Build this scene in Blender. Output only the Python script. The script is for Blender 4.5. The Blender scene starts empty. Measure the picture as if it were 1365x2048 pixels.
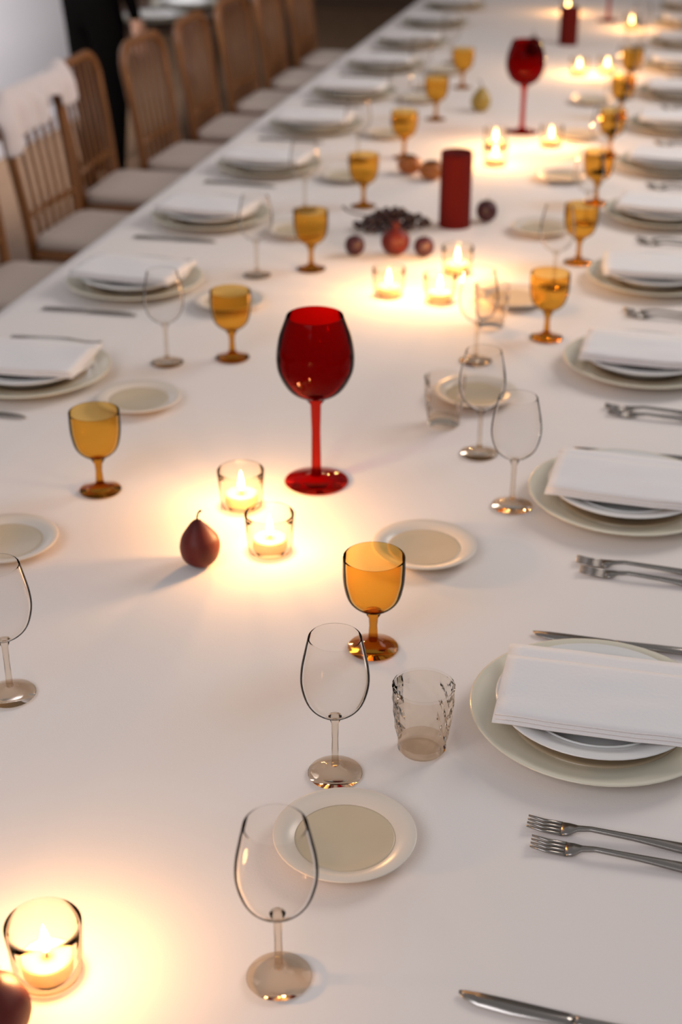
import bpy, bmesh, math, random
from mathutils import Vector, Matrix
PI = math.pi
random.seed(11)
scene = bpy.context.scene
COL = scene.collection

# ------------------------------------------------------------------ camera, light, exposure
cam_d = bpy.data.cameras.new('camera')
cam = bpy.data.objects.new('camera', cam_d); COL.objects.link(cam)
cam_d.sensor_fit = 'VERTICAL'; cam_d.sensor_height = 36.0; cam_d.sensor_width = 24.0
cam_d.lens = 50.0
cam.location = (0, 0, 1.85)
cam.rotation_euler = (PI/2 - math.radians(27.4), 0, math.radians(13.4))
cam_d.clip_start = 0.05
cam_d.dof.use_dof = True
cam_d.dof.focus_distance = 1.75
cam_d.dof.aperture_fstop = 3.2
scene.camera = cam

w = bpy.data.worlds.new('world'); scene.world = w; w.use_nodes = True
bg = w.node_tree.nodes['Background']
bg.inputs[0].default_value = (0.90, 0.86, 0.86, 1); bg.inputs[1].default_value = 0.30

def area(name, loc, target, sx, sy, power, color):
    l = bpy.data.lights.new(name, 'AREA'); l.shape = 'RECTANGLE'; l.size = sx; l.size_y = sy
    l.energy = power; l.color = color
    o = bpy.data.objects.new(name, l); COL.objects.link(o); o.location = loc
    o.rotation_euler = (Vector(target) - Vector(loc)).to_track_quat('-Z', 'Y').to_euler()
    return o
# far and near: daylight from big windows beyond the frame, softened by the room
area('window_daylight_far', (2.1, 5.2, 3.1), (-0.7, 2.8, 0.75), 2.2, 1.8, 98, (1.0, 0.88, 0.80))
area('window_daylight_near', (-1.6, -1.6, 3.3), (-0.5, 1.6, 0.75), 2.6, 1.8, 55, (0.97, 0.95, 1.0))
side = area('wall_fill_light', (-2.9, 4.6, 3.0), (-3.6, 6.9, 0.7), 0.9, 0.9, 38, (0.94, 0.95, 1.0)); side.data.spread = math.radians(55)  # added lamp that brightens the white wall; no window stands here
scene.view_settings.view_transform = 'Standard'; scene.view_settings.look = 'None'
scene.view_settings.gamma = 1.0; scene.view_settings.use_curve_mapping = False
scene.view_settings.exposure = 0.0

# ------------------------------------------------------------------ helpers
def mat(name, color, rough=0.5, noise=None, metallic=0.0, bump=0.0, bscale=40.0, sheen=0.0, subsurf=0.0, coat=0.0, nscale=6.0, stretch=None, trans=0.0, spec=0.5):
    m = bpy.data.materials.new(name); m.use_nodes = True
    nt = m.node_tree; b = nt.nodes['Principled BSDF']
    b.inputs['Base Color'].default_value = (*color, 1)
    b.inputs['Roughness'].default_value = rough; b.inputs['Metallic'].default_value = metallic
    b.inputs['Sheen Weight'].default_value = sheen; b.inputs['Coat Weight'].default_value = coat
    b.inputs['Transmission Weight'].default_value = trans; b.inputs['Specular IOR Level'].default_value = spec
    if subsurf:
        b.inputs['Subsurface Weight'].default_value = subsurf
        b.inputs['Subsurface Radius'].default_value = (0.02, 0.01, 0.005)
    tc = nt.nodes.new('ShaderNodeTexCoord'); mp = nt.nodes.new('ShaderNodeMapping')
    nt.links.new(tc.outputs['Object'], mp.inputs['Vector'])
    if stretch: mp.inputs['Scale'].default_value = stretch
    if noise:
        n = nt.nodes.new('ShaderNodeTexNoise'); n.inputs['Scale'].default_value = nscale; n.inputs['Detail'].default_value = 6
        nt.links.new(mp.outputs[0], n.inputs['Vector'])
        r = nt.nodes.new('ShaderNodeValToRGB'); r.color_ramp.elements[0].position = 0.3; r.color_ramp.elements[1].position = 0.7
        r.color_ramp.elements[0].color = (*noise, 1); r.color_ramp.elements[1].color = (*color, 1)
        nt.links.new(n.outputs['Fac'], r.inputs[0]); nt.links.new(r.outputs[0], b.inputs['Base Color'])
    if bump:
        n2 = nt.nodes.new('ShaderNodeTexNoise'); n2.inputs['Scale'].default_value = bscale; n2.inputs['Detail'].default_value = 4
        nt.links.new(mp.outputs[0], n2.inputs['Vector'])
        bp = nt.nodes.new('ShaderNodeBump'); bp.inputs['Strength'].default_value = bump; bp.inputs['Distance'].default_value = 0.004
        nt.links.new(n2.outputs['Fac'], bp.inputs['Height']); nt.links.new(bp.outputs[0], b.inputs['Normal'])
    return m

def thin_glass(name, tint, edge, gloss=(1, 1, 1), rough=0.03, ior_blend=0.12):
    """thin-walled glass: tinted transmission, darker where the wall is seen edge-on, Fresnel reflection"""
    m = bpy.data.materials.new(name); m.use_nodes = True; nt = m.node_tree
    for n in list(nt.nodes): nt.nodes.remove(n)
    out = nt.nodes.new('ShaderNodeOutputMaterial'); mix = nt.nodes.new('ShaderNodeMixShader')
    tr = nt.nodes.new('ShaderNodeBsdfTransparent'); gl = nt.nodes.new('ShaderNodeBsdfGlossy')
    gl.inputs['Color'].default_value = (*gloss, 1); gl.inputs['Roughness'].default_value = rough
    lw = nt.nodes.new('ShaderNodeLayerWeight'); lw.inputs['Blend'].default_value = ior_blend
    lf = nt.nodes.new('ShaderNodeLayerWeight'); lf.inputs['Blend'].default_value = 0.5
    pw = nt.nodes.new('ShaderNodeMath'); pw.operation = 'POWER'; pw.inputs[1].default_value = 2.5
    cm = nt.nodes.new('ShaderNodeMix'); cm.data_type = 'RGBA'
    cm.inputs[6].default_value = (*tint, 1); cm.inputs[7].default_value = (*edge, 1)
    nt.links.new(lf.outputs['Facing'], pw.inputs[0]); nt.links.new(pw.outputs[0], cm.inputs[0])
    nt.links.new(cm.outputs[2], tr.inputs['Color'])
    nt.links.new(lw.outputs['Fresnel'], mix.inputs[0]); nt.links.new(tr.outputs[0], mix.inputs[1]); nt.links.new(gl.outputs[0], mix.inputs[2])
    nt.links.new(mix.outputs[0], out.inputs['Surface'])
    return m

def emit(name, color, strength):
    m = bpy.data.materials.new(name); m.use_nodes = True; nt = m.node_tree
    for n in list(nt.nodes): nt.nodes.remove(n)
    out = nt.nodes.new('ShaderNodeOutputMaterial'); e = nt.nodes.new('ShaderNodeEmission')
    e.inputs[0].default_value = (*color, 1); e.inputs[1].default_value = strength
    nt.links.new(e.outputs[0], out.inputs['Surface']); return m

def bm_obj(name, bm, m, parent=None, smooth=True, loc=None):
    me = bpy.data.meshes.new(name)
    bmesh.ops.recalc_face_normals(bm, faces=bm.faces[:])
    bm.to_mesh(me); bm.free()
    if smooth:
        for p in me.polygons: p.use_smooth = True
    me.materials.append(m)
    o = bpy.data.objects.new(name, me); COL.objects.link(o)
    if parent: o.parent = parent
    if loc: o.location = loc
    return o

def lathe(bm, prof, seg=40, off=(0, 0, 0), facet=None):
    """prof: list of (r, z); r==0 closes to the axis"""
    rings = []
    for r, z in prof:
        if r < 1e-6: rings.append([bm.verts.new((off[0], off[1], z + off[2]))])
        else:
            ring = []
            for i in range(seg):
                a = 2*PI*i/seg; rr = r*(facet(i, z) if facet else 1)
                ring.append(bm.verts.new((off[0] + rr*math.cos(a), off[1] + rr*math.sin(a), z + off[2])))
            rings.append(ring)
    for A, B in zip(rings, rings[1:]):
        if len(A) == 1 and len(B) == 1: continue
        for i in range(seg):
            j = (i+1) % seg
            if len(A) == 1: bm.faces.new((A[0], B[i], B[j]))
            elif len(B) == 1: bm.faces.new((A[i], B[0], A[j]))
            else: bm.faces.new((A[i], B[i], B[j], A[j]))
    return bm

def lath(name, prof, m, parent=None, seg=40, smooth=True, **k):
    return bm_obj(name, lathe(bmesh.new(), prof, seg, **k), m, parent, smooth)

def tube(bm, pts, rad, seg=10, caps=True):
    pts = [Vector(p) for p in pts]; n = len(pts)
    rads = rad if isinstance(rad, (list, tuple)) else [rad]*n
    rings = []; prev = None
    for i, p in enumerate(pts):
        t = (pts[min(i+1, n-1)] - pts[max(i-1, 0)]).normalized()
        if prev is None:
            ref = Vector((0, 0, 1)) if abs(t.z) < 0.9 else Vector((1, 0, 0)); u = t.cross(ref).normalized()
        else: u = (prev - t*prev.dot(t)).normalized()
        prev = u; v = t.cross(u)
        rings.append([bm.verts.new(p + (u*math.cos(2*PI*k/seg) + v*math.sin(2*PI*k/seg))*rads[i]) for k in range(seg)])
    for A, B in zip(rings, rings[1:]):
        for k in range(seg): bm.faces.new((A[k], A[(k+1) % seg], B[(k+1) % seg], B[k]))
    if caps: bm.faces.new(rings[0][::-1]); bm.faces.new(rings[-1])
    return bm

def box(bm, x0, x1, y0, y1, z0, z1, bev=0.0):
    r = bmesh.ops.create_cube(bm, size=1.0)
    for v in r['verts']: v.co = Vector(((x0+x1)/2 + v.co.x*(x1-x0), (y0+y1)/2 + v.co.y*(y1-y0), (z0+z1)/2 + v.co.z*(z1-z0)))
    if bev:
        es = list({e for v in r['verts'] for e in v.link_edges})
        bmesh.ops.bevel(bm, geom=es, offset=bev, segments=2, affect='EDGES')
    return bm

def smoothprof(pts, k=4):
    """Catmull-Rom through profile points"""
    out = []
    P = [pts[0]] + list(pts) + [pts[-1]]
    for i in range(1, len(P)-2):
        for s in range(k):
            t = s/k
            c = []
            for d in (0, 1):
                a, b, cc, dd = P[i-1][d], P[i][d], P[i+1][d], P[i+2][d]
                c.append(0.5*(2*b + (cc-a)*t + (2*a-5*b+4*cc-dd)*t*t + (3*b-a-3*cc+dd)*t**3))
            out.append((max(c[0], 0), c[1]))
    out.append(pts[-1]); return out

def tag(o, label, cat, group=None):
    o['label'] = label; o['category'] = cat
    if group: o['group'] = group
    return o

def thing(name, label, cat, loc=(0, 0, 0), rz=0, group=None):
    o = bpy.data.objects.new(name, None); COL.objects.link(o)
    o.empty_display_size = 0.05
    o.location = loc; o.rotation_euler = (0, 0, rz)
    return tag(o, label, cat, group)

def dup(root, loc, rz, label, group=None, scale=None):
    def cp(o, par):
        c = o.copy(); COL.objects.link(c)
        if par: c.parent = par
        for ch in o.children: cp(ch, c)
        return c
    r = cp(root, None); r.location = loc; r.rotation_euler = (0, 0, rz)
    if scale: r.scale = scale
    r['label'] = label
    if group: r['group'] = group
    return r

class Series:
    """first call moves the built prototype, later calls copy it with all its parts"""
    def __init__(self, root): self.root = root; self.n = 0
    def put(self, loc, rz, label, group=None, scale=None):
        self.n += 1
        if self.n == 1:
            self.first = (loc, rz, label, group, scale)
            o = self.root; o.location = loc; o.rotation_euler = (0, 0, rz); o['label'] = label
            if group: o['group'] = group
            if scale: o.scale = scale
            return o
        o = dup(self.root, loc, rz, label, group)
        o.scale = scale if scale else (1, 1, 1)
        return o

ORD = ['first', 'second', 'third', 'fourth', 'fifth', 'sixth', 'seventh', 'eighth', 'ninth', 'tenth', 'eleventh', 'twelfth', 'thirteenth', 'fourteenth']

# ------------------------------------------------------------------ materials
M_cloth = mat('white_linen', (0.78, 0.735, 0.715), 0.9, sheen=0.2, bump=0.08, bscale=420)
M_napkin = mat('white_napkin_linen', (0.80, 0.79, 0.80), 0.9, sheen=0.2, bump=0.2, bscale=220)
M_pad = mat('cushion_cotton', (0.52, 0.43, 0.37), 0.95, sheen=0.1, bump=0.2, bscale=120)
M_shawl = mat('white_wool', (0.76, 0.70, 0.70), 0.95, sheen=0.4, bump=0.3, bscale=90)
M_charger = mat('shaded_cream_glaze', (0.46, 0.36, 0.24), 0.25, noise=(0.42, 0.32, 0.20), coat=0.3, nscale=9)  # shade beneath the dinner plate is put into this brown of the well
M_chrim = mat('pale_cream_rim_glaze', (0.70, 0.67, 0.55), 0.22, coat=0.3)
M_plate = mat('white_porcelain', (0.76, 0.76, 0.75), 0.18, coat=0.4)
M_bread_well = mat('beige_stoneware_glaze', (0.60, 0.50, 0.36), 0.35, noise=(0.56, 0.46, 0.32), nscale=12)
M_bread_rim = mat('pale_stoneware_glaze', (0.72, 0.65, 0.57), 0.3)
M_steel = mat('dark_polished_steel', (0.36, 0.34, 0.32), 0.25, metallic=1.0)
M_wood = mat('honey_bentwood', (0.27, 0.105, 0.024), 0.45, noise=(0.19, 0.066, 0.014), nscale=5, stretch=(8, 8, 1), coat=0.2)
M_dwood = mat('dark_walnut_wood', (0.055, 0.026, 0.012), 0.45, noise=(0.035, 0.015, 0.007), stretch=(8, 1, 8))
M_floor = mat('brown_wood_floor', (0.20, 0.115, 0.062), 0.6, noise=(0.15, 0.08, 0.04), stretch=(6, 0.7, 1), nscale=4, bump=0.1)
M_wall = mat('white_plaster', (0.66, 0.64, 0.66), 0.9, bump=0.1, bscale=30)
M_bwall = mat('brown_panelling', (0.10, 0.055, 0.028), 0.6, noise=(0.08, 0.04, 0.02), stretch=(6, 6, 0.6))
M_clear = thin_glass('clear_glass', (0.985, 0.98, 0.975), (0.935, 0.905, 0.87), ior_blend=0.05)
M_stemg = thin_glass('clear_stem_glass', (0.93, 0.89, 0.84), (0.62, 0.48, 0.34), ior_blend=0.10)
M_cut = thin_glass('cut_crystal', (0.94, 0.90, 0.85), (0.66, 0.52, 0.38), ior_blend=0.2)
M_amber = thin_glass('amber_glass', (0.96, 0.80, 0.47), (0.84, 0.58, 0.22), ior_blend=0.08)
M_amber_d = thin_glass('amber_stem_glass', (0.80, 0.53, 0.18), (0.52, 0.27, 0.05))
M_red = thin_glass('ruby_glass', (0.66, 0.045, 0.035), (0.42, 0.012, 0.012), ior_blend=0.10)
M_red_d = thin_glass('ruby_stem_glass', (0.80, 0.16, 0.11), (0.50, 0.03, 0.03), ior_blend=0.08)
M_votive = thin_glass('votive_glass', (0.985, 0.965, 0.93), (0.92, 0.80, 0.64), ior_blend=0.08)  # warm edge tint puts the candle's orange glow into the clear glass
M_wax = mat('white_candle_wax', (0.85, 0.62, 0.36), 0.5, subsurf=0.5)
M_wick = mat('charred_wick', (0.02, 0.015, 0.01), 0.9)
M_tin = mat('tealight_tin', (0.7, 0.66, 0.6), 0.3, metallic=1.0)
M_flame = emit('candle_flame', (1.0, 0.56, 0.20), 24.0)
M_redwax = mat('oxblood_wax', (0.105, 0.006, 0.004), 0.85, spec=0.15)
M_fruit = mat('dark_red_fruit_skin', (0.15, 0.016, 0.009), 0.5, noise=(0.06, 0.007, 0.005), nscale=16, spec=0.3)
M_plum = mat('dark_plum_skin', (0.055, 0.007, 0.012), 0.45, noise=(0.03, 0.005, 0.01), nscale=18)
M_grape = mat('black_grape_skin', (0.028, 0.010, 0.010), 0.35, noise=(0.05, 0.02, 0.02), nscale=40)
M_persimmon = mat('rust_persimmon_skin', (0.42, 0.13, 0.015), 0.4, noise=(0.34, 0.09, 0.012), nscale=14)
M_greenpear = mat('olive_pear_skin', (0.34, 0.26, 0.035), 0.4, noise=(0.25, 0.18, 0.03), nscale=22)
M_stalk = mat('brown_stalk', (0.035, 0.018, 0.010), 0.8)
M_black = mat('black_suit_cloth', (0.0025, 0.002, 0.0018), 1.0, bump=0.1, bscale=200, spec=0.02)
M_skin = mat('skin', (0.50, 0.28, 0.19), 0.5, subsurf=0.1)
M_hair = mat('dark_hair', (0.02, 0.012, 0.008), 0.6)
M_shoe = mat('black_leather', (0.006, 0.006, 0.006), 0.3)
M_eye = mat('eye_white', (0.75, 0.72, 0.7), 0.2)
M_lip = mat('lip_skin', (0.36, 0.14, 0.11), 0.5)

# ------------------------------------------------------------------ setting
bm = box(bmesh.new(), -6.5, 4.5, -2.0, 13.0, -0.05, 0.0)
o = bm_obj('floor', bm, M_floor, smooth=False); o['kind'] = 'structure'
bm = box(bmesh.new(), -3.75, -3.6, 3.0, 8.5, 0.0, 3.2)
o = bm_obj('wall_left', bm, M_wall, smooth=False); o['kind'] = 'structure'
bm = box(bmesh.new(), -3.6, -3.585, 3.0, 8.5, 0.0, 0.11, 0.003)
o = bm_obj('baseboard_left', bm, M_wall, smooth=False); o['kind'] = 'structure'
bm = box(bmesh.new(), -6.5, 4.5, 13.0, 13.15, 0.0, 3.2)
o = bm_obj('wall_back', bm, M_bwall, smooth=False); o['kind'] = 'structure'

# ------------------------------------------------------------------ banquet table and its cloth
TX0, TX1, TY0, TY1, TZ = -1.49, 0.30, 0.32, 9.0, 0.75
t = thing('banquet_table', 'long banquet table hidden beneath the white linen cloth', 'table', ((TX0+TX1)/2, (TY0+TY1)/2, 0))
hx, hy = (TX1-TX0)/2 - 0.012, (TY1-TY0)/2 - 0.012
bm_obj('tabletop', box(bmesh.new(), -hx, hx, -hy, hy, 0.715, 0.745, 0.004), M_dwood, t, False)
for sx in (-1, 1):
    for sy in (-1, 0, 1):
        bm = tube(bmesh.new(), [(sx*(hx-0.12), sy*(hy-0.15), 0), (sx*(hx-0.12), sy*(hy-0.15), 0.715)], [0.024, 0.034], 12)
        bm_obj('leg', bm, M_dwood, t)

def make_cloth():
    bm = bmesh.new()
    nx, ny = 64, 220
    DROP = 0.34
    xs = [TX0 + (TX1-TX0)*i/nx for i in range(nx+1)]; ys = [TY0 + (TY1-TY0)*j/ny for j in range(ny+1)]
    def crease(x, y):
        z = 0.0
        for cx_, a, wd in ((-1.15, 0.10, 0.010), (-0.62, -0.04, 0.012), (-0.44, 0.10, 0.010)):
            d = x - (cx_ + a*(y-1.2)*0.3)
            z += 0.0016*math.exp(-(d/wd)**2)
        for cy_ in (1.38, 2.46, 3.6, 4.9, 6.2): z += 0.0016*math.exp(-((y-cy_-0.03*math.sin(3*x))/0.012)**2)
        return min(z, 0.002)
    grid = [[bm.verts.new((x, y, TZ + crease(x, y))) for x in xs] for y in ys]
    for j in range(ny):
        for i in range(nx): bm.faces.new((grid[j][i], grid[j][i+1], grid[j+1][i+1], grid[j+1][i]))
    # perimeter loop, then the hanging sides with soft pleats
    per = [grid[0][i] for i in range(nx)] + [grid[j][nx] for j in range(ny)] + [grid[ny][i] for i in range(nx, 0, -1)] + [grid[j][0] for j in range(ny, 0, -1)]
    nrm = [(0, -1)]*nx + [(1, 0)]*ny + [(0, 1)]*nx + [(-1, 0)]*ny
    s = 0; prev = per; L = 7
    for k in range(1, L+1):
        d = k/L; ring = []
        for i, v in enumerate(per):
            n = nrm[i]
            ph = (v.co.x + v.co.y)*PI*2/0.34
            amp = 0.016*d
            out = 0.006 + 0.012*min(1, d*4) + amp*(1 + math.sin(ph + 0.7*math.sin(v.co.y*1.9)))
            ring.append(bm.verts.new((v.co.x + n[0]*out, v.co.y + n[1]*out, TZ - 0.004 - DROP*d)))
        m = len(per)
        for i in range(m): bm.faces.new((prev[i], prev[(i+1) % m], ring[(i+1) % m], ring[i]))
        prev = ring
    return bm
o = bm_obj('tablecloth', make_cloth(), M_cloth)
tag(o, 'long white linen cloth draped over the banquet table', 'tablecloth')
S = TZ + 0.0022     # resting height of what stands on the cloth

# ------------------------------------------------------------------ place settings
def make_charger():
    t = thing('charger_plate', '', 'plate')
    lath('well', [(0, 0.000), (0.10, 0.0), (0.104, 0.004), (0.112, 0.0085), (0.116, 0.012), (0.110, 0.0125), (0.100, 0.0075), (0, 0.007)], M_charger, t, 64)
    lath('rim', [(0.112, 0.0092), (0.135, 0.0125), (0.158, 0.0185), (0.163, 0.0205), (0.165, 0.0225), (0.162, 0.0235), (0.156, 0.0222), (0.134, 0.0160), (0.1162, 0.0122), (0.112, 0.0092)], M_chrim, t, 64)
    return Series(t)
def make_dinner():
    t = thing('dinner_plate', '', 'plate')
    lath('well', smoothprof([(0, 0.0), (0.07, 0.0), (0.083, 0.004), (0.094, 0.016), (0.097, 0.021), (0.093, 0.022), (0.082, 0.010), (0.070, 0.0055), (0, 0.005)], 3), M_plate, t, 56)
    lath('rim', [(0.094, 0.0175), (0.112, 0.0215), (0.128, 0.026), (0.1315, 0.0285), (0.129, 0.0298), (0.112, 0.0255), (0.097, 0.0218), (0.094, 0.0175)], M_plate, t, 56)
    return Series(t)
def make_bread():
    t = thing('bread_plate', '', 'plate')
    lath('well', [(0, 0), (0.044, 0), (0.050, 0.0035), (0.057, 0.0075), (0.0585, 0.0098), (0.0555, 0.0102), (0.047, 0.0065), (0, 0.0058)], M_bread_well, t, 48)
    lath('rim', [(0.0572, 0.0078), (0.070, 0.0105), (0.0815, 0.0142), (0.0835, 0.0160), (0.082, 0.0170), (0.069, 0.0133), (0.0587, 0.0100), (0.0572, 0.0078)], M_bread_rim, t, 48)
    return Series(t)

def make_napkin():
    """napkin folded in three, one hem turned back: layered rounded sheets"""
    bm = bmesh.new()
    rnd = random.Random(4)
    def sheet(x0, x1, y0, y1, z, th, ph):
        nx, ny = 16, 12; top = []; bot = []
        for j in range(ny+1):
            rt = []; rb = []
            for i in range(nx+1):
                u, v = i/nx, j/ny
                x = x0 + (x1-x0)*u; y = y0 + (y1-y0)*v
                e = min(u, 1-u)*(x1-x0); f = min(v, 1-v)*(y1-y0); d = min(e, f)
                puff = th*(0.55 + 0.45*min(1, d/0.012))
                wv = 0.0016*math.sin(9*u + 4*v + ph) + 0.0012*math.sin(13*v - 5*u + ph*2)
                zz = z + max(0, wv)
                rb.append(bm.verts.new((x, y, zz + (th-puff)/2))); rt.append(bm.verts.new((x, y, zz + (th+puff)/2)))
            top.append(rt); bot.append(rb)
        for j in range(ny):
            for i in range(nx):
                bm.faces.new((top[j][i], top[j][i+1], top[j+1][i+1], top[j+1][i])); bm.faces.new((bot[j][i], bot[j+1][i], bot[j+1][i+1], bot[j][i+1]))
        for i in range(nx):
            bm.faces.new((bot[0][i], bot[0][i+1], top[0][i+1], top[0][i])); bm.faces.new((top[ny][i], top[ny][i+1], bot[ny][i+1], bot[ny][i]))
        for j in range(ny):
            bm.faces.new((top[j][0], top[j+1][0], bot[j+1][0], bot[j][0])); bm.faces.new((bot[j][nx], bot[j+1][nx], top[j+1][nx], top[j][nx]))
    sheet(-0.100, 0.098, -0.072, 0.072, 0.0000, 0.0040, 0.3)
    sheet(-0.097, 0.099, -0.070, 0.068, 0.0046, 0.0040, 0.3)
    sheet(-0.098, 0.095, -0.068, 0.040, 0.0092, 0.0042, 0.3)
    o = bm_obj('napkin', bm, M_napkin)
    tag(o, '', 'napkin')
    return Series(o)

def make_fork():
    t = thing('fork', '', 'fork')
    bm = bmesh.new()
    def strip(bm, st):   # st: (x, half width, z, thick)
        R = []
        for x, hw, z, th in st:
            R.append([bm.verts.new((x, -hw, z)), bm.verts.new((x, hw, z)), bm.verts.new((x, hw*0.85, z+th)), bm.verts.new((x, -hw*0.85, z+th))])
        for A, B in zip(R, R[1:]):
            for k in range(4): bm.faces.new((A[k], A[(k+1) % 4], B[(k+1) % 4], B[k]))
        bm.faces.new(R[0][::-1]); bm.faces.new(R[-1]); return bm
    strip(bm, [(0.105, 0.006, 0.0004, 0.003), (0.099, 0.0095, 0.0002, 0.003), (0.07, 0.008, 0.001, 0.0032), (0.02, 0.0045, 0.004, 0.0034), (-0.03, 0.0032, 0.006, 0.0034), (-0.045, 0.0045, 0.004, 0.003), (-0.055, 0.011, 0.0012, 0.0026), (-0.064, 0.0125, 0.0003, 0.0022)])
    bm_obj('handle', bm, M_steel, t)
    for k in range(4):
        y = -0.0095 + k*0.00633
        b2 = bmesh.new(); R = []
        for x, hw, z in ((-0.0635, 0.0024, 0.0003), (-0.085, 0.0019, 0.0008), (-0.104, 0.0008, 0.0042)):
            R.append([b2.verts.new((x, y-hw, z)), b2.verts.new((x, y+hw, z)), b2.verts.new((x, y+hw, z+0.0018)), b2.verts.new((x, y-hw, z+0.0018))])
        for A, B in zip(R, R[1:]):
            for q in range(4): b2.faces.new((A[q], A[(q+1) % 4], B[(q+1) % 4], B[q]))
        b2.faces.new(R[0][::-1]); b2.faces.new(R[-1])
        bm_obj('prong', b2, M_steel, t)
    return Series(t)

def make_knife():
    t = thing('knife', '', 'knife')
    bm = bmesh.new(); R = []
    for x, hw, th in ((0.115, 0.006, 0.004), (0.110, 0.0088, 0.006), (0.06, 0.0078, 0.0062), (0.012, 0.0062, 0.0056), (0.004, 0.0075, 0.005)):
        R.append([bm.verts.new((x, hw*math.cos(a), th/2*(1+math.sin(a)))) for a in [2*PI*k/10 for k in range(10)]])
    for A, B in zip(R, R[1:]):
        for k in range(10): bm.faces.new((A[k], A[(k+1) % 10], B[(k+1) % 10], B[k]))
    bm.faces.new(R[0][::-1]); bm.faces.new(R[-1])
    bm_obj('handle', bm, M_steel, t)
    b2 = bmesh.new(); R = []
    for x, y0, y1 in ((0.006, -0.006, 0.006), (-0.004, -0.0085, 0.0075), (-0.06, -0.0105, 0.0082), (-0.092, -0.0085, 0.0080), (-0.108, -0.003, 0.0068), (-0.114, 0.003, 0.0058)):
        R.append([b2.verts.new((x, y0, 0.0014)), b2.verts.new((x, y1, 0.0006)), b2.verts.new((x, y1, 0.0030)), b2.verts.new((x, y0, 0.0020))])
    for A, B in zip(R, R[1:]):
        for k in range(4): b2.faces.new((A[k], A[(k+1) % 4], B[(k+1) % 4], B[k]))
    b2.faces.new(R[0][::-1]); b2.faces.new(R[-1])
    bm_obj('blade', b2, M_steel, t)
    return Series(t)

def glass_walls(prof_out, th):
    """closed double wall for an open vessel: outside up, over the lip, inside down"""
    inner = [(max(r-th, 0), z + (th if r-th <= 0.004 else 0)) for r, z in prof_out]
    inner[0] = (0, prof_out[0][1] + th*1.5)
    return prof_out + [(prof_out[-1][0]-th*0.5, prof_out[-1][1]+th*0.6)] + inner[::-1]

def make_stem(name, cat, H, bowl, rbase, rstem, zb, Mb, Ms):
    """stemware: foot, stem and bowl; zb is where the bowl starts"""
    t = thing(name, '', cat)
    lath('foot', [(0, 0), (rbase*0.97, 0), (rbase, 0.0012), (rbase*0.97, 0.0026), (rbase*0.55, 0.0046), (rstem*2.2, 0.0085), (rstem*1.15, 0.014), (0, 0.014)], Ms, t, 40)
    lath('stem', [(0, 0.013), (rstem*1.2, 0.013), (rstem, 0.03), (rstem*0.9, zb*0.6), (rstem*1.1, zb-0.012), (rstem*2.0, zb-0.002), (0, zb+0.001)], Ms, t, 20)
    lath('bowl', glass_walls(smoothprof(bowl, 4), 0.0016), Mb, t, 48)
    return Series(t)

def make_wine():
    zb = 0.088
    return make_stem('wine_glass', 'wine glass', 0.2, [(0, zb), (0.016, zb+0.003), (0.033, zb+0.018), (0.041, zb+0.042), (0.041, zb+0.065), (0.036, zb+0.092), (0.032, zb+0.110)], 0.034, 0.0042, zb, M_clear, M_stemg)
def make_amber():
    zb = 0.062
    return make_stem('amber_goblet', 'goblet', 0.16, [(0, zb), (0.018, zb+0.003), (0.035, zb+0.018), (0.042, zb+0.042), (0.0435, zb+0.066), (0.043, zb+0.085)], 0.036, 0.0062, zb, M_amber, M_amber_d)
def make_ruby():
    zb = 0.158
    return make_stem('ruby_goblet', 'goblet', 0.30, [(0, zb), (0.020, zb+0.002), (0.045, zb+0.016), (0.062, zb+0.045), (0.066, zb+0.072), (0.062, zb+0.105), (0.052, zb+0.135), (0.048, zb+0.146)], 0.056, 0.0085, zb, M_red, M_red_d)
def make_tumbler():
    t = thing('crystal_tumbler', '', 'tumbler')
    def fac(i, z): return 1 + (0.035 if 0.012 < z < 0.075 and (i + int(round(z/0.0125))) % 2 else 0.0)
    prof = [(0.030, 0.0125), (0.0325, 0.025), (0.0345, 0.0375), (0.036, 0.05), (0.037, 0.0625), (0.038, 0.074), (0.0385, 0.083), (0.039, 0.093)]
    bm = lathe(bmesh.new(), prof, 24, facet=fac)
    bm_obj('cut_wall', bm, M_cut, t, smooth=False)
    lath('base', [(0, 0), (0.028, 0), (0.031, 0.004), (0.0302, 0.0128), (0, 0.0135)], M_stemg, t, 24, smooth=False)
    lath('lip', [(0.0388, 0.0925), (0.0395, 0.096), (0.0383, 0.0972), (0.0372, 0.096), (0.0374, 0.0925)], M_clear, t, 40)
    return Series(t)

charger, dinner, bread, napkin = make_charger(), make_dinner(), make_bread(), make_napkin()
fork, knife = make_fork(), make_knife()
wine, amber, ruby, tumbler = make_wine(), make_amber(), make_ruby(), make_tumbler()

G_R = 'along the open side of the table'
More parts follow.
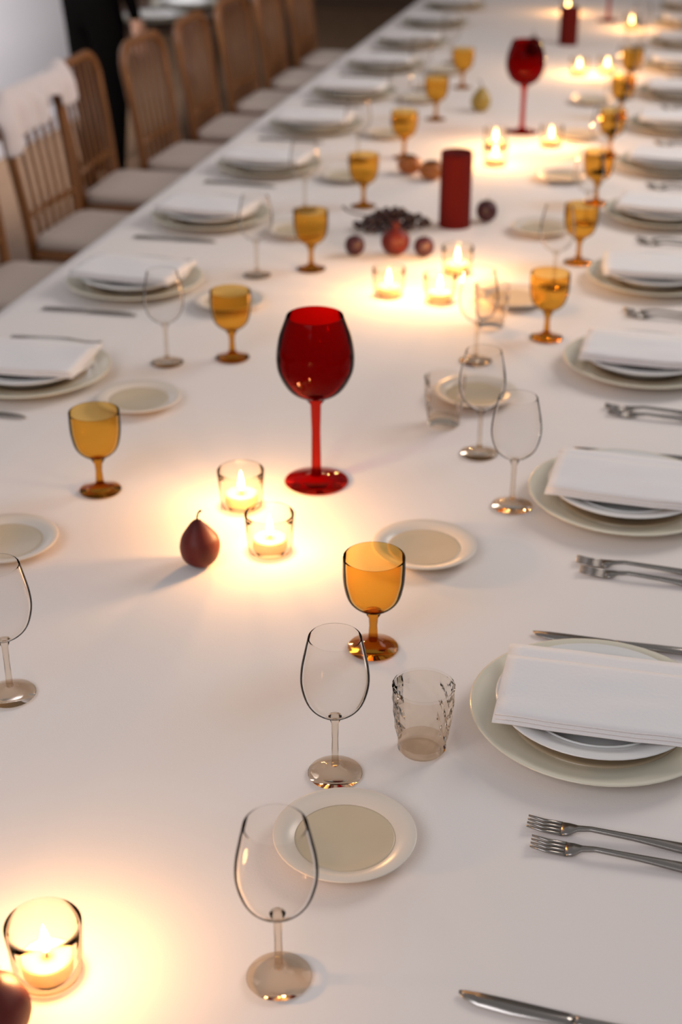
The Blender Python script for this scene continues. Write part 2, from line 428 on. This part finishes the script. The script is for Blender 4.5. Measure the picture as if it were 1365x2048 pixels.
# side opposite the chairs
RY = [1.56, 2.21, 2.84, 3.42, 4.00, 4.58, 5.16, 5.75, 6.34, 6.93, 7.52, 8.11]
RX = -0.03
for k, y in enumerate(RY):
    w_ = ORD[k]
    a = random.uniform(-0.3, 0.3)
    charger.put((RX, y, S), a, f'cream charger plate of the {w_} setting opposite the chairs, near end first', 'charger plates opposite the chairs')
    dinner.put((RX, y, S+0.0076), a, f'white dinner plate on the {w_} charger opposite the chairs, near end first', 'dinner plates opposite the chairs')
    napkin.put((RX+0.004, y+0.004, S+0.0378), random.uniform(-0.07, 0.07), f'folded white napkin on the {w_} dinner plate opposite the chairs', 'napkins opposite the chairs', scale=(1.3, 1.3, 1.0))
    if k < 9:
        fork.put((0.020, y-0.262, S), random.uniform(-0.04, 0.02) - 0.03, f'outer steel fork below the {w_} charger opposite the chairs', 'forks opposite the chairs')
        fork.put((0.012, y-0.228, S), random.uniform(-0.03, 0.03) - 0.02, f'inner steel fork hugging the {w_} charger opposite the chairs', 'forks opposite the chairs')
        knife.put((-0.020, y+0.192, S), random.uniform(-0.03, 0.03), f'steel knife just beyond the {w_} charger opposite the chairs', 'knives opposite the chairs')
knife.put((-0.015, 1.045, S), -0.06, 'steel knife lying alone on bare cloth at the near end', 'knives opposite the chairs')
# chair side
LY = [2.50, 3.10, 3.69, 4.28, 4.87, 5.46, 6.05, 6.65, 7.25, 7.85]
LX = -1.25
for k, y in enumerate(LY):
    w_ = ORD[k]
    a = random.uniform(-0.3, 0.3)
    charger.put((LX, y, S), a, f'cream charger plate of the {w_} setting on the chair side, near end first', 'charger plates on the chair side')
    dinner.put((LX, y, S+0.0076), a, f'white dinner plate on the {w_} charger on the chair side', 'dinner plates on the chair side')
    napkin.put((LX-0.004, y+0.004, S+0.0378), random.uniform(-0.07, 0.07), f'folded white napkin on the {w_} plate on the chair side', 'napkins on the chair side', scale=(1.3, 1.3, 1.0))
    if k < 8:
        fork.put((LX-0.035, y+0.205, S), PI + random.uniform(-0.04, 0.04), f'steel fork beyond the {w_} charger on the chair side', 'forks on the chair side')
        knife.put((LX-0.035, y-0.200, S), PI + random.uniform(-0.04, 0.04), f'steel knife before the {w_} charger on the chair side', 'knives on the chair side')
# bread plates
for k, (x, y) in enumerate([(-0.293, 1.25), (-0.330, 1.955), (-0.345, 2.60), (-0.345, 3.20), (-0.345, 3.79), (-0.345, 4.37), (-0.345, 4.95), (-0.345, 5.54)]):
    bread.put((x, y, S), 0.4*k, f'beige-centred bread plate, {ORD[k]} of the row opposite the chairs', 'bread plates opposite the chairs')
for k, (x, y) in enumerate([(-0.985, 1.82), (-0.985, 2.42), (-0.985, 3.02), (-0.985, 3.62), (-0.985, 4.22), (-0.985, 4.82), (-0.985, 5.42), (-0.985, 6.02)]):
    bread.put((x, y, S), 0.4*k, f'beige-centred bread plate, {ORD[k]} of the row on the chair side', 'bread plates on the chair side')

# stemware
WG = [((-0.312, 1.035), 'clear stemmed wine glass before the first bread plate at the near end'),
      ((-0.335, 1.375), 'clear stemmed wine glass beyond the first bread plate, beside the cut tumbler'),
      ((-0.215, 2.150), 'clear wine glass touching the second charger opposite the chairs'),
      ((-0.300, 2.345), 'clear wine glass between the second and third bread plates opposite the chairs'),
      ((-0.375, 2.800), 'clear wine glass beside the third amber goblet opposite the chairs'),
      ((-0.800, 1.440), 'clear wine glass at the picture edge on bare cloth, chair side'),
      ((-0.265, 3.330), 'clear wine glass near the fourth charger opposite the chairs')]
for (x, y), lab in WG: wine.put((x, y, S), random.uniform(0, 6), lab, 'clear wine glasses')
for k, y in enumerate([3.90, 4.48, 5.06, 5.65, 6.24, 6.83]):
    wine.put((-0.235, y, S), k, f'clear wine glass by the {ORD[k+4]} charger opposite the chairs', 'clear wine glasses')
for k, y in enumerate([2.72, 3.33, 3.93, 4.53, 5.13, 5.72, 6.32]):
    wine.put((-1.005 + 0.02*math.sin(k*2.1), y-0.08, S), k, f'clear wine glass by the {ORD[k]} charger on the chair side', 'clear wine glasses')
AG = [((-0.350, 1.665), 'clear goblet tinted amber for candlelight, before the second bread plate opposite the chairs'),  # amber here stands in for candlelight refracted through a clear glass
      ((-0.245, 2.975), 'amber glass goblet beyond the third charger opposite the chairs'),
      ((-0.225, 3.540), 'amber glass goblet beyond the fourth charger opposite the chairs'),
      ((-0.225, 4.120), 'amber glass goblet beyond the fifth charger opposite the chairs'),
      ((-0.225, 4.700), 'amber glass goblet beyond the sixth charger opposite the chairs'),
      ((-0.225, 5.280), 'amber glass goblet beyond the seventh charger opposite the chairs'),
      ((-0.225, 5.870), 'amber glass goblet beyond the eighth charger opposite the chairs'),
      ((-0.915, 2.045), 'amber glass goblet by the first bread plate on the chair side'),
      ((-0.880, 2.700), 'amber glass goblet behind the second bread plate on the chair side'),
      ((-0.870, 3.330), 'amber glass goblet behind the third bread plate on the chair side'),
      ((-0.870, 3.930), 'amber glass goblet behind the fourth bread plate on the chair side'),
      ((-0.870, 4.530), 'amber glass goblet behind the fifth bread plate on the chair side'),
      ((-0.870, 5.120), 'amber glass goblet behind the sixth bread plate on the chair side'),
      ((-0.870, 5.720), 'amber glass goblet behind the seventh bread plate on the chair side')]
for (x, y), lab in AG: amber.put((x, y, S), random.uniform(0, 6), lab, 'amber goblets')
for (x, y), lab in [((-0.240, 1.450), 'faceted crystal tumbler before the first charger, at the near end of the table'),
                    ((-0.375, 3.02), 'faceted crystal tumbler beside the fourth bread plate opposite the chairs'),
                    ((-0.385, 2.46), 'faceted crystal tumbler beyond the ruby goblet in the middle of the table')]:
    tumbler.put((x, y, S), random.uniform(0, 1), lab, 'crystal tumblers')
for (x, y), lab in [((-0.560, 2.165), 'tall ruby glass goblet at the front of the table, behind two votives'),
                    ((-0.545, 4.99), 'tall ruby glass goblet past the oxblood pillar candle'),
                    ((-0.430, 7.60), 'tall ruby glass goblet at the far end beside the last pillar candle')]:
    ruby.put((x, y, S), 0.5, lab, 'ruby goblets')

# ------------------------------------------------------------------ candles
def make_votive():
    t = thing('votive_candle', '', 'candle')
    lath('holder', glass_walls([(0, 0), (0.031, 0), (0.0345, 0.003), (0.0365, 0.02), (0.0385, 0.05), (0.0395, 0.066)], 0.003), M_votive, t, 40)
    wx = lath('wax', [(0, 0.0050), (0.0262, 0.0050), (0.0275, 0.008), (0.0275, 0.0235), (0.025, 0.0245), (0.012, 0.0222), (0, 0.0216)], M_wax, t, 32)
    bm_obj('wick', tube(bmesh.new(), [(0, 0, 0.0212), (0.0006, 0, 0.027), (0.0016, 0.0005, 0.0315)], 0.0009, 6), M_wick, wx)
    f = lath('flame', smoothprof([(0, 0.0285), (0.0042, 0.0325), (0.0058, 0.0395), (0.0046, 0.0490), (0.0022, 0.0590), (0, 0.0665)], 4), M_flame, t, 16)
    l = bpy.data.lights.new('flame_light', 'POINT'); l.energy = 2.1; l.color = (1.0, 0.52, 0.19); l.shadow_soft_size = 0.012
    lo = bpy.data.objects.new('flame_light', l); COL.objects.link(lo); lo.parent = t; lo.location = (0, 0, 0.075)
    return Series(t)
votive = make_votive()
VO = [((-0.545, 0.985), 'lit votive in clear glass beside the dark fruit at the near corner'),
      ((-0.660, 2.045), 'lit votive in clear glass behind the red fruit, chair-side one of the pair'),
      ((-0.570, 1.905), 'lit votive in clear glass standing before the first ruby goblet'),
      ((-0.515, 3.160), 'lit votive of the middle trio, the one beside the bread plates'),
      ((-0.640, 3.175), 'lit votive of the middle trio, the one on the chair side'),
      ((-0.510, 3.385), 'lit votive of the middle trio, set behind the other two'),
      ((-0.570, 4.500), 'lit votive past the pillar candle, before its twin'),
      ((-0.600, 4.720), 'lit votive past the pillar candle, behind its twin'),
      ((-0.425, 4.800), 'lit votive beside the second ruby goblet, nearer the open side'),
      ((-0.445, 6.10), 'lit votive alone beyond the second ruby goblet'),
      ((-0.335, 6.15), 'lit votive beyond the second ruby goblet, nearer the charger plates'),
      ((-0.650, 7.80), 'lit votive beyond the last dark pillar candle'),
      ((-0.300, 7.35), 'lit votive at the far end near the charger plates')]
for k, ((x, y), lab) in enumerate(VO): votive.put((x, y, S), k*0.7, lab, 'votive candles')

def make_pillar():
    t = thing('pillar_candle', '', 'candle')
    wx = lath('wax_body', smoothprof([(0, 0), (0.041, 0), (0.043, 0.003), (0.043, 0.10), (0.0425, 0.192), (0.040, 0.197), (0.034, 0.1945), (0.012, 0.190), (0, 0.189)], 3), M_redwax, t, 40)
    bm_obj('wick', tube(bmesh.new(), [(0, 0, 0.188), (0.001, 0, 0.197), (0.003, 0.001, 0.203)], 0.0012, 6), M_wick, wx)
    return Series(t)
pillar = make_pillar()
pillar.put((-0.585, 3.80, S), 0, 'thick oxblood pillar candle between the fruit and the votive trio', 'pillar candles')
pillar.put((-0.560, 6.85, S), 1, 'thick oxblood pillar candle at the far end of the table', 'pillar candles', scale=(1, 1, 0.8))

# ------------------------------------------------------------------ fruit
def make_pear(name, label, m, loc, rz, s=1.0):
    t = thing(name, label, 'fruit', loc, rz)
    pr = smoothprof([(0, 0.003), (0.014, 0.0), (0.030, 0.010), (0.036, 0.030), (0.033, 0.050), (0.023, 0.066), (0.0135, 0.078), (0.006, 0.0845), (0, 0.083)], 4)
    bm = lathe(bmesh.new(), pr, 32)
    for v in bm.verts:
        a = math.atan2(v.co.y, v.co.x); f = 1 + 0.035*math.sin(3*a + v.co.z*30); v.co.x *= f; v.co.y *= f
        v.co.x += 0.10*max(0, v.co.z-0.05)
    bm_obj('flesh', bm, m, t)
    bm_obj('stalk', tube(bmesh.new(), [(0.003, 0, 0.081), (0.002, 0.001, 0.092), (-0.003, 0.002, 0.103), (-0.011, 0.003, 0.110)], [0.0022, 0.0016, 0.0016, 0.0024], 8), M_stalk, t)
    t.scale = (s, s, s)
    return t
make_pear('red_pear', 'dark red pear with curved stalk beside the pair of votives', M_fruit, (-0.665, 1.840, S), 2.6, 0.88)
make_pear('olive_pear', 'olive green pear on the chair side of the second ruby goblet', M_greenpear, (-0.735, 5.30, S), 0.5, 1.0)
make_pear('red_pear', 'dark red pear beside the far pillar candle', M_fruit, (-0.68, 6.50, S), 1.5, 1.0)

def make_pomegranate(label, loc, rz, s=1.0):
    t = thing('pomegranate', label, 'fruit', loc, rz)
    pr = smoothprof([(0, 0.002), (0.016, 0.0), (0.034, 0.014), (0.041, 0.036), (0.036, 0.058), (0.020, 0.072), (0.011, 0.076), (0, 0.076)], 4)
    bm = lathe(bmesh.new(), pr, 36)
    for v in bm.verts:
        a = math.atan2(v.co.y, v.co.x); f = 1 + 0.022*math.cos(6*a); v.co.x *= f; v.co.y *= f
    bm_obj('rind', bm, M_fruit, t)
    bm = lathe(bmesh.new(), [(0.010, 0.074), (0.0085, 0.080), (0.011, 0.088), (0.015, 0.094), (0.0135, 0.094), (0.009, 0.087), (0.0068, 0.080), (0.008, 0.0755)], 24)
    for v in bm.verts:
        if v.co.z > 0.086: v.co.z += 0.005*math.cos(6*math.atan2(v.co.y, v.co.x))
    bm_obj('calyx', bm, M_fruit, t)
    t.scale = (s, s, s)
    return t
make_pomegranate('dark red pomegranate at the near corner beside a votive', (-0.562, 0.896, S), 0.4, 0.92)
make_pomegranate('dark red pomegranate at the foot of the first pillar candle', (-0.690, 3.50, S), 1.4, 0.9)

def make_plum(label, loc, rz, s=1.0):
    t = thing('plum', label, 'fruit', loc, rz, 'plums')
    pr = smoothprof([(0, 0.0005), (0.010, 0.0), (0.022, 0.010), (0.026, 0.026), (0.021, 0.042), (0.009, 0.049), (0, 0.0475)], 4)
    bm = lathe(bmesh.new(), pr, 28)
    for v in bm.verts:
        a = math.atan2(v.co.y, v.co.x); f = 1 - 0.07*math.exp(-(a/0.22)**2); v.co.x *= f; v.co.y *= f
    bm_obj('flesh', bm, M_plum, t)
    bm_obj('stalk', tube(bmesh.new(), [(0, 0, 0.0470), (0.001, 0, 0.053), (0.003, 0.001, 0.058)], 0.0011, 6), M_stalk, t)
    t.scale = (s, s, s)
make_plum('round dark plum leaning beside the first pillar candle', (-0.505, 3.86, S), 0.3, 1.15)
make_plum('dark plum before the dark grapes on the chair side', (-0.790, 3.47, S), 1.3, 1.0)
make_plum('dark plum between the middle votives and the pomegranate', (-0.615, 3.50, S), 2.3, 1.0)

def make_grapes(label, loc, rz):
    t = thing('grape_bunch', label, 'fruit', loc, rz)
    rnd = random.Random(7)
    g0 = None
    spots = []
    for lay, (n, z, sc) in enumerate(((26, 0.0105, 1.0), (17, 0.028, 0.72), (7, 0.0445, 0.38))):
        tries = 0; cnt = 0
        while cnt < n and tries < 4000:
            tries += 1
            u = rnd.uniform(-1, 1); v = rnd.uniform(-1, 1)
            x = u*0.105*sc; y = v*0.058*sc*(1 - 0.45*max(0, u))
            if (u*u + v*v) > 1.02: continue
            if all((x-a)**2 + (y-b)**2 + (z-c)**2 > 0.0188**2 for a, b, c in spots):
                spots.append((x, y, z)); cnt += 1
    me = None
    for i, p in enumerate(spots):
        if me is None:
            bm = bmesh.new(); bmesh.ops.create_icosphere(bm, subdivisions=2, radius=0.0104)
            for v in bm.verts: v.co.z *= 1.0
            o = bm_obj('grape', bm, M_grape, t); me = o.data
        else:
            o = bpy.data.objects.new('grape', me); COL.objects.link(o); o.parent = t
        o.location = p
    bm_obj('stalk', tube(bmesh.new(), [(-0.06, 0, 0.036), (-0.095, 0.005, 0.040), (-0.125, 0.012, 0.050), (-0.135, 0.02, 0.062)], [0.002, 0.0025, 0.0025, 0.0035], 8), M_stalk, t)
make_grapes('bunch of black grapes on the chair side of the pillar candle', (-0.745, 3.735, S), 0.45)

def make_persimmon():
    t = thing('persimmon', '', 'fruit')
    pr = smoothprof([(0, 0.003), (0.014, 0.0), (0.032, 0.010), (0.038, 0.026), (0.032, 0.044), (0.014, 0.051), (0, 0.049)], 4)
    bm = lathe(bmesh.new(), pr, 32)
    for v in bm.verts:
        a = math.atan2(v.co.y, v.co.x); f = 1 + 0.03*abs(math.cos(2*a)); v.co.x *= f; v.co.y *= f
    bm_obj('flesh', bm, M_persimmon, t)
    for k in range(4):
        a = k*PI/2; b2 = bmesh.new(); R = []
        for d, hw, z in ((0.002, 0.004, 0.0515), (0.010, 0.009, 0.0535), (0.018, 0.007, 0.0525), (0.024, 0.001, 0.0510)):
            c, s_ = math.cos(a), math.sin(a)
            R.append([b2.verts.new((d*c - q*hw*s_, d*s_ + q*hw*c, z + dz)) for q, dz in ((-1, 0), (1, 0), (1, 0.0012), (-1, 0.0012))])
        for A, B in zip(R, R[1:]):
            for q in range(4): b2.faces.new((A[q], A[(q+1) % 4], B[(q+1) % 4], B[q]))
        b2.faces.new(R[0][::-1]); b2.faces.new(R[-1])
        bm_obj('calyx_leaf', b2, M_stalk, t)
    return Series(t)
persimmon = make_persimmon()
persimmon.put((-0.735, 4.28, S), 0.3, 'rust orange persimmon behind the dark grapes, open-side one of two', 'persimmons')
persimmon.put((-0.815, 4.335, S), 1.1, 'rust orange persimmon behind the dark grapes, chair-side one of two', 'persimmons')

# ------------------------------------------------------------------ chairs
def make_chair():
    t = thing('bentwood_chair', '', 'chair')
    # faces +x; back at -x
    def rsq(hx, hy, r, n=6):
        out = []
        for cx_, cy_, a0 in ((hx-r, hy-r, 0), (-hx+r, hy-r, PI/2), (-hx+r, -hy+r, PI), (hx-r, -hy+r, 1.5*PI)):
            for k in range(n+1):
                a = a0 + PI/2*k/n; out.append((cx_ + r*math.cos(a), cy_ + r*math.sin(a)))
        return out
    def slab(bm, hx, hy, r, prof):
        rings = []
        for ins, z in prof:
            rings.append([bm.verts.new((x, y, z)) for x, y in rsq(hx-ins, hy-ins, max(r-ins, 0.004))])
        n = len(rings[0])
        for A, B in zip(rings, rings[1:]):
            for k in range(n): bm.faces.new((A[k], A[(k+1) % n], B[(k+1) % n], B[k]))
        bm.faces.new(rings[0][::-1]); bm.faces.new(rings[-1]); return bm
    bm_obj('seat', slab(bmesh.new(), 0.205, 0.205, 0.07, [(0.006, 0.425), (0.0, 0.431), (0.0, 0.448), (0.006, 0.454)]), M_wood, t)
    bm_obj('seat_cushion', slab(bmesh.new(), 0.195, 0.195, 0.06, [(0.012, 0.4545), (0.002, 0.462), (0.0, 0.474), (0.004, 0.486), (0.02, 0.495), (0.06, 0.501), (0.12, 0.503)]), M_pad, t)
    for s in (-1, 1):
        bm_obj('leg', tube(bmesh.new(), [(0.165, s*0.165, 0.43), (0.175, s*0.175, 0.2), (0.185, s*0.185, 0.0)], [0.018, 0.016, 0.013], 12), M_wood, t)
        bm_obj('leg', tube(bmesh.new(), [(-0.185, s*0.172, 0.43), (-0.20, s*0.178, 0.2), (-0.235, s*0.188, 0.0)], [0.018, 0.016, 0.013], 12), M_wood, t)
    hoop = []
    R = 0.085; HW = 0.205; ZT = 0.93
    def back_x(z): return -0.190 - 0.055*max(0, (z-0.44)/0.44)**1.3
    for z in (0.40, 0.5, 0.6, 0.7, ZT-R): hoop.append((back_x(z), -HW*(0.86 + 0.14*(z-0.4)/(ZT-R-0.4)), z))
    for k in range(1, 7):
        a = PI - PI/2*k/6; hoop.append((back_x(ZT-R+R*math.sin(a)), -HW+R+R*math.cos(a), ZT-R+R*math.sin(a)))
    right = [(x, -y, z) for x, y, z in hoop[::-1]]
    hoop = hoop + [(back_x(ZT), 0, ZT)] + right
    bm_obj('back_hoop', tube(bmesh.new(), hoop, 0.0165, 12), M_wood, t)
    bm_obj('back_rail', tube(bmesh.new(), [(back_x(0.56), -HW*0.9, 0.56), (back_x(0.56)-0.012, 0, 0.56), (back_x(0.56), HW*0.9, 0.56)], 0.011, 10), M_wood, t)
    for k in range(5):
        y = -0.12 + 0.06*k
        bm_obj('spindle', tube(bmesh.new(), [(-0.188, y*0.9, 0.445), (back_x(0.6), y*0.95, 0.6), (back_x(ZT)+0.002, y, ZT-0.006)], 0.0075, 8), M_wood, t)
    st = bmesh.new(); n = 28
    pts = [(0.17*math.cos(2*PI*k/n), 0.17*math.sin(2*PI*k/n), 0.24) for k in range(n)] + [(0.17, 0, 0.24)]
    bm_obj('stretcher', tube(st, [(0.178, -0.172, 0.22), (0, -0.177, 0.22), (-0.198, -0.178, 0.22)], 0.010, 8), M_wood, t)
    bm_obj('stretcher', tube(bmesh.new(), [(0.178, 0.172, 0.22), (0, 0.177, 0.22), (-0.198, 0.178, 0.22)], 0.010, 8), M_wood, t)
    bm_obj('stretcher', tube(bmesh.new(), [(0, -0.177, 0.22), (0, 0.177, 0.22)], 0.009, 8), M_wood, t)
    return Series(t)
chair = make_chair()
CH = [(-1.84, 3.80, 0.02), (-1.86, 4.40, -0.03), (-1.93, 4.98, 0.05), (-1.865, 5.47, -0.02), (-1.85, 6.03, 0.03), (-1.85, 6.60, -0.03), (-1.85, 7.18, 0.02), (-1.85, 7.76, 0.0)]
CL = ['honey bentwood chair at the picture edge, first of the row',
      'honey bentwood chair with the white shawl over its back',
      'honey bentwood chair just past the shawl-draped chair, before the dark figure',
      'honey bentwood chair with white cushion, fourth of the row along the table',
      'honey bentwood chair with white cushion, fifth of the row along the table',
      'honey bentwood chair with white cushion, sixth of the row along the table',
      'honey bentwood chair with white cushion, seventh of the row along the table',
      'honey bentwood chair with white cushion, last of the row along the table']
for (x, y, a), lab in zip(CH, CL): chair.put((x, y, 0), a, lab, 'bentwood chairs along the banquet table')

# white shawl hung over the back of the second chair
def make_shawl():
    bm = bmesh.new(); nx, ny = 34, 30
    rows = []
    rnd = random.Random(3)
    for i in range(nx+1):
        u = i/nx; y = -0.27 + 0.54*u
        drop_f = 0.13 + 0.035*math.sin(u*7.0) + 0.02*math.sin(u*17); drop_b = 0.20 + 0.03*math.cos(u*6)
        row = []
        for j in range(ny+1):
            v = j/ny
            s = -drop_b + (drop_b + drop_f)*v            # arc length across the rail
            rr = 0.026
            fold = 0.013*math.sin(u*31 + 1.2*math.sin(v*5)) * min(1, abs(s)/0.08)
            if abs(s) < rr*PI/2: x = rr*math.sin(s/rr); z = rr*math.cos(s/rr)
            else:
                sg = 1 if s > 0 else -1; ex = abs(s) - rr*PI/2
                x = sg*(rr + 0.010 + ex*0.12 + fold*1.0 + 0.008*min(1, ex/0.03)); z = -ex
            over = max(0, abs(y)-0.20)
            z -= over*1.1*(1 if y < 0 else 0.2) + 0.010*abs(math.sin(u*9))*0
            z += 0.035*math.exp(-((u-0.93)/0.07)**2)     # peak where it rides over the hoop's corner
            row.append(bm.verts.new((x, y, z)))
        rows.append(row)
    for a, b in zip(rows, rows[1:]):
        for j in range(ny): bm.faces.new((a[j], a[j+1], b[j+1], b[j]))
    o = bm_obj('shawl', bm, M_shawl)
    md = o.modifiers.new('thickness', 'SOLIDIFY'); md.thickness = 0.004; md.offset = 1
    o.location = (-1.860-0.2545, 4.43, 0.934); o.rotation_euler = (0, 0, -0.03)
    tag(o, 'white woollen shawl hung over the back of the second bentwood chair', 'shawl')
make_shawl()

# ------------------------------------------------------------------ second table with plates behind the chairs
t = thing('side_table', 'dark walnut table set with white plates behind the chairs', 'table', (-2.70, 7.95, 0))
bm_obj('tabletop', box(bmesh.new(), -0.30, 0.30, -1.05, 1.05, 0.715, 0.75, 0.006), M_dwood, t, False)
for sx in (-1, 1):
    for sy in (-1, 1):
        bm_obj('leg', tube(bmesh.new(), [(sx*0.25, sy*0.98, 0), (sx*0.25, sy*0.98, 0.715)], [0.022, 0.034], 12), M_dwood, t)
for k, y in enumerate([7.08, 7.58, 8.08, 8.58]):
    charger.put((-2.66, y, 0.7502), 0.2*k, f'cream charger plate on the dark walnut table, {ORD[k]} of its front row', 'charger plates on the walnut table', scale=(1.15, 1.15, 1))
    dinner.put((-2.66, y, 0.7578), 0.2*k, f'white dinner plate on the {ORD[k]} charger of the dark walnut table', 'dinner plates on the walnut table', scale=(1.15, 1.15, 1))

# ------------------------------------------------------------------ person in black standing behind the chairs
def skin_mesh(joints, edges, root, sub=2):
    me = bpy.data.meshes.new('figure'); me.from_pydata([j[0] for j in joints], edges, [])
    o = bpy.data.objects.new('figure', me); COL.objects.link(o)
    md = o.modifiers.new('skin', 'SKIN'); md.use_smooth_shade = True
    sv = me.skin_vertices[0].data
    for i, j in enumerate(joints):
        r = j[1]; sv[i].radius = r if isinstance(r, tuple) else (r, r); sv[i].use_root = (i == root)
    s = o.modifiers.new('sub', 'SUBSURF'); s.levels = sub; s.render_levels = sub
    dg = bpy.context.evaluated_depsgraph_get()
    out = bpy.data.meshes.new_from_object(o.evaluated_get(dg))
    bpy.data.objects.remove(o); bpy.data.meshes.remove(me)
    for p in out.polygons: p.use_smooth = True
    return out

def make_person(loc, rz):
    t = thing('person', 'person in black suit standing behind the wooden chairs, only the legs and hips in view', 'person', loc, rz)
    J = []; E_ = []
    def j(p, r, par=None):
        J.append((p, r)); i = len(J)-1
        if par is not None: E_.append((par, i))
        return i
    pel = j((0, 0, 0.93), (0.155, 0.115))
    waist = j((0, 0.01, 1.08), (0.150, 0.105), pel)
    chest = j((0, 0.0, 1.28), (0.170, 0.120), waist)
    collar = j((0, 0.01, 1.44), (0.105, 0.085), chest)
    neck = j((0, 0.0, 1.52), 0.056, collar)
    skull0 = j((0, -0.012, 1.60), (0.066, 0.078), neck)
    skull1 = j((0, -0.010, 1.69), (0.078, 0.096), skull0)
    skull2 = j((0, 0.0, 1.755), (0.060, 0.072), skull1)
    for s in (-1, 1):
        sh = j((s*0.185, 0.01, 1.415), 0.066, collar)
        el = j((s*0.235, 0.03, 1.13), 0.047, sh)
        wr = j((s*0.225, -0.055, 0.89), 0.030, el)
        palm = j((s*0.220, -0.075, 0.82), (0.018, 0.036), wr)
        for q, (dy, ln) in enumerate(((-0.030, 0.070), (-0.011, 0.080), (0.009, 0.075), (0.027, 0.058))):
            k0 = j((s*0.219, -0.080+dy, 0.772), 0.0095, palm)
            k1 = j((s*0.213, -0.084+dy, 0.772-ln*0.5), 0.0085, k0)
            j((s*0.203, -0.082+dy, 0.772-ln), 0.0075, k1)
        t0 = j((s*0.208, -0.118, 0.825), 0.011, palm); t1 = j((s*0.200, -0.135, 0.795), 0.0095, t0); j((s*0.195, -0.140, 0.768), 0.008, t1)
        hip = j((s*0.088, 0.0, 0.86), 0.098, pel)
        kn = j((s*0.098, -0.01, 0.49), 0.066, hip)
        an = j((s*0.100, 0.02, 0.10), 0.047, kn)
        j((s*0.100, 0.012, 0.065), 0.046, an)
    me = skin_mesh(J, E_, pel)
    body = bpy.data.objects.new('body', me); COL.objects.link(body); body.parent = t
    me.materials.append(M_black); me.materials.append(M_skin)
    for p in me.polygons:
        c = p.center
        hand = c.z < 0.865 and abs(c.x) > 0.188 and c.z > 0.62 and c.y < -0.03
        p.material_index = 1 if (c.z > 1.495 or hand) else 0
    # face
    for s in (-1, 1):
        bm = bmesh.new(); bmesh.ops.create_uvsphere(bm, u_segments=12, v_segments=8, radius=0.012)
        bm_obj('eye', bm, M_eye, t, loc=(s*0.030, -0.092, 1.675))
        bm = bmesh.new(); bmesh.ops.create_uvsphere(bm, u_segments=12, v_segments=8, radius=1)
        for v in bm.verts: v.co = Vector((v.co.x*0.010, v.co.y*0.020, v.co.z*0.032))
        bm_obj('ear', bm, M_skin, t, loc=(s*0.080, 0.005, 1.665))
    bm = bmesh.new(); bmesh.ops.create_cone(bm, cap_ends=True, segments=8, radius1=0.017, radius2=0.006, depth=0.045)
    for v in bm.verts: v.co.y -= (0.0225 - v.co.z)*0.35
    bm_obj('nose', bm, M_skin, t, loc=(0, -0.098, 1.650))
    bm = bmesh.new(); bmesh.ops.create_uvsphere(bm, u_segments=12, v_segments=6, radius=1)
    for v in bm.verts: v.co = Vector((v.co.x*0.024, v.co.y*0.008, v.co.z*0.008))
    bm_obj('mouth', bm, M_lip, t, loc=(0, -0.087, 1.605))
    bm = bmesh.new(); bmesh.ops.create_uvsphere(bm, u_segments=24, v_segments=16, radius=1)
    for v in bm.verts:
        x, y, z = v.co
        v.co = Vector((x*0.088, y*0.104 + 0.012, z*0.098))
        if y < -0.2 and z < 0.45: v.co.y = max(v.co.y, -0.02 + 0.03*z)
        if z < -0.5: v.co.z = -0.05
    bm_obj('hair', bm, M_hair, t, loc=(0, 0.004, 1.705))
    for s in (-1, 1):
        bm = bmesh.new(); R = []
        for y, hw, h in ((0.075, 0.026, 0.05), (0.06, 0.036, 0.07), (0.0, 0.042, 0.085), (-0.07, 0.044, 0.06), (-0.14, 0.046, 0.045), (-0.185, 0.034, 0.035), (-0.20, 0.016, 0.025)):
            R.append([bm.verts.new((hw*math.cos(a), y, max(0, h*(0.5 + 0.5*math.sin(a)) - (0.0 if math.sin(a) > -0.9 else 0.0)))) for a in [2*PI*k/12 for k in range(12)]])
        for A, B in zip(R, R[1:]):
            for k in range(12): bm.faces.new((A[k], A[(k+1) % 12], B[(k+1) % 12], B[k]))
        bm.faces.new(R[0][::-1]); bm.faces.new(R[-1])
        bm_obj('shoe', bm, M_shoe, t, loc=(s*0.100, 0.015, 0.0))
    return t
make_person((-2.70, 6.42, 0), math.radians(150))
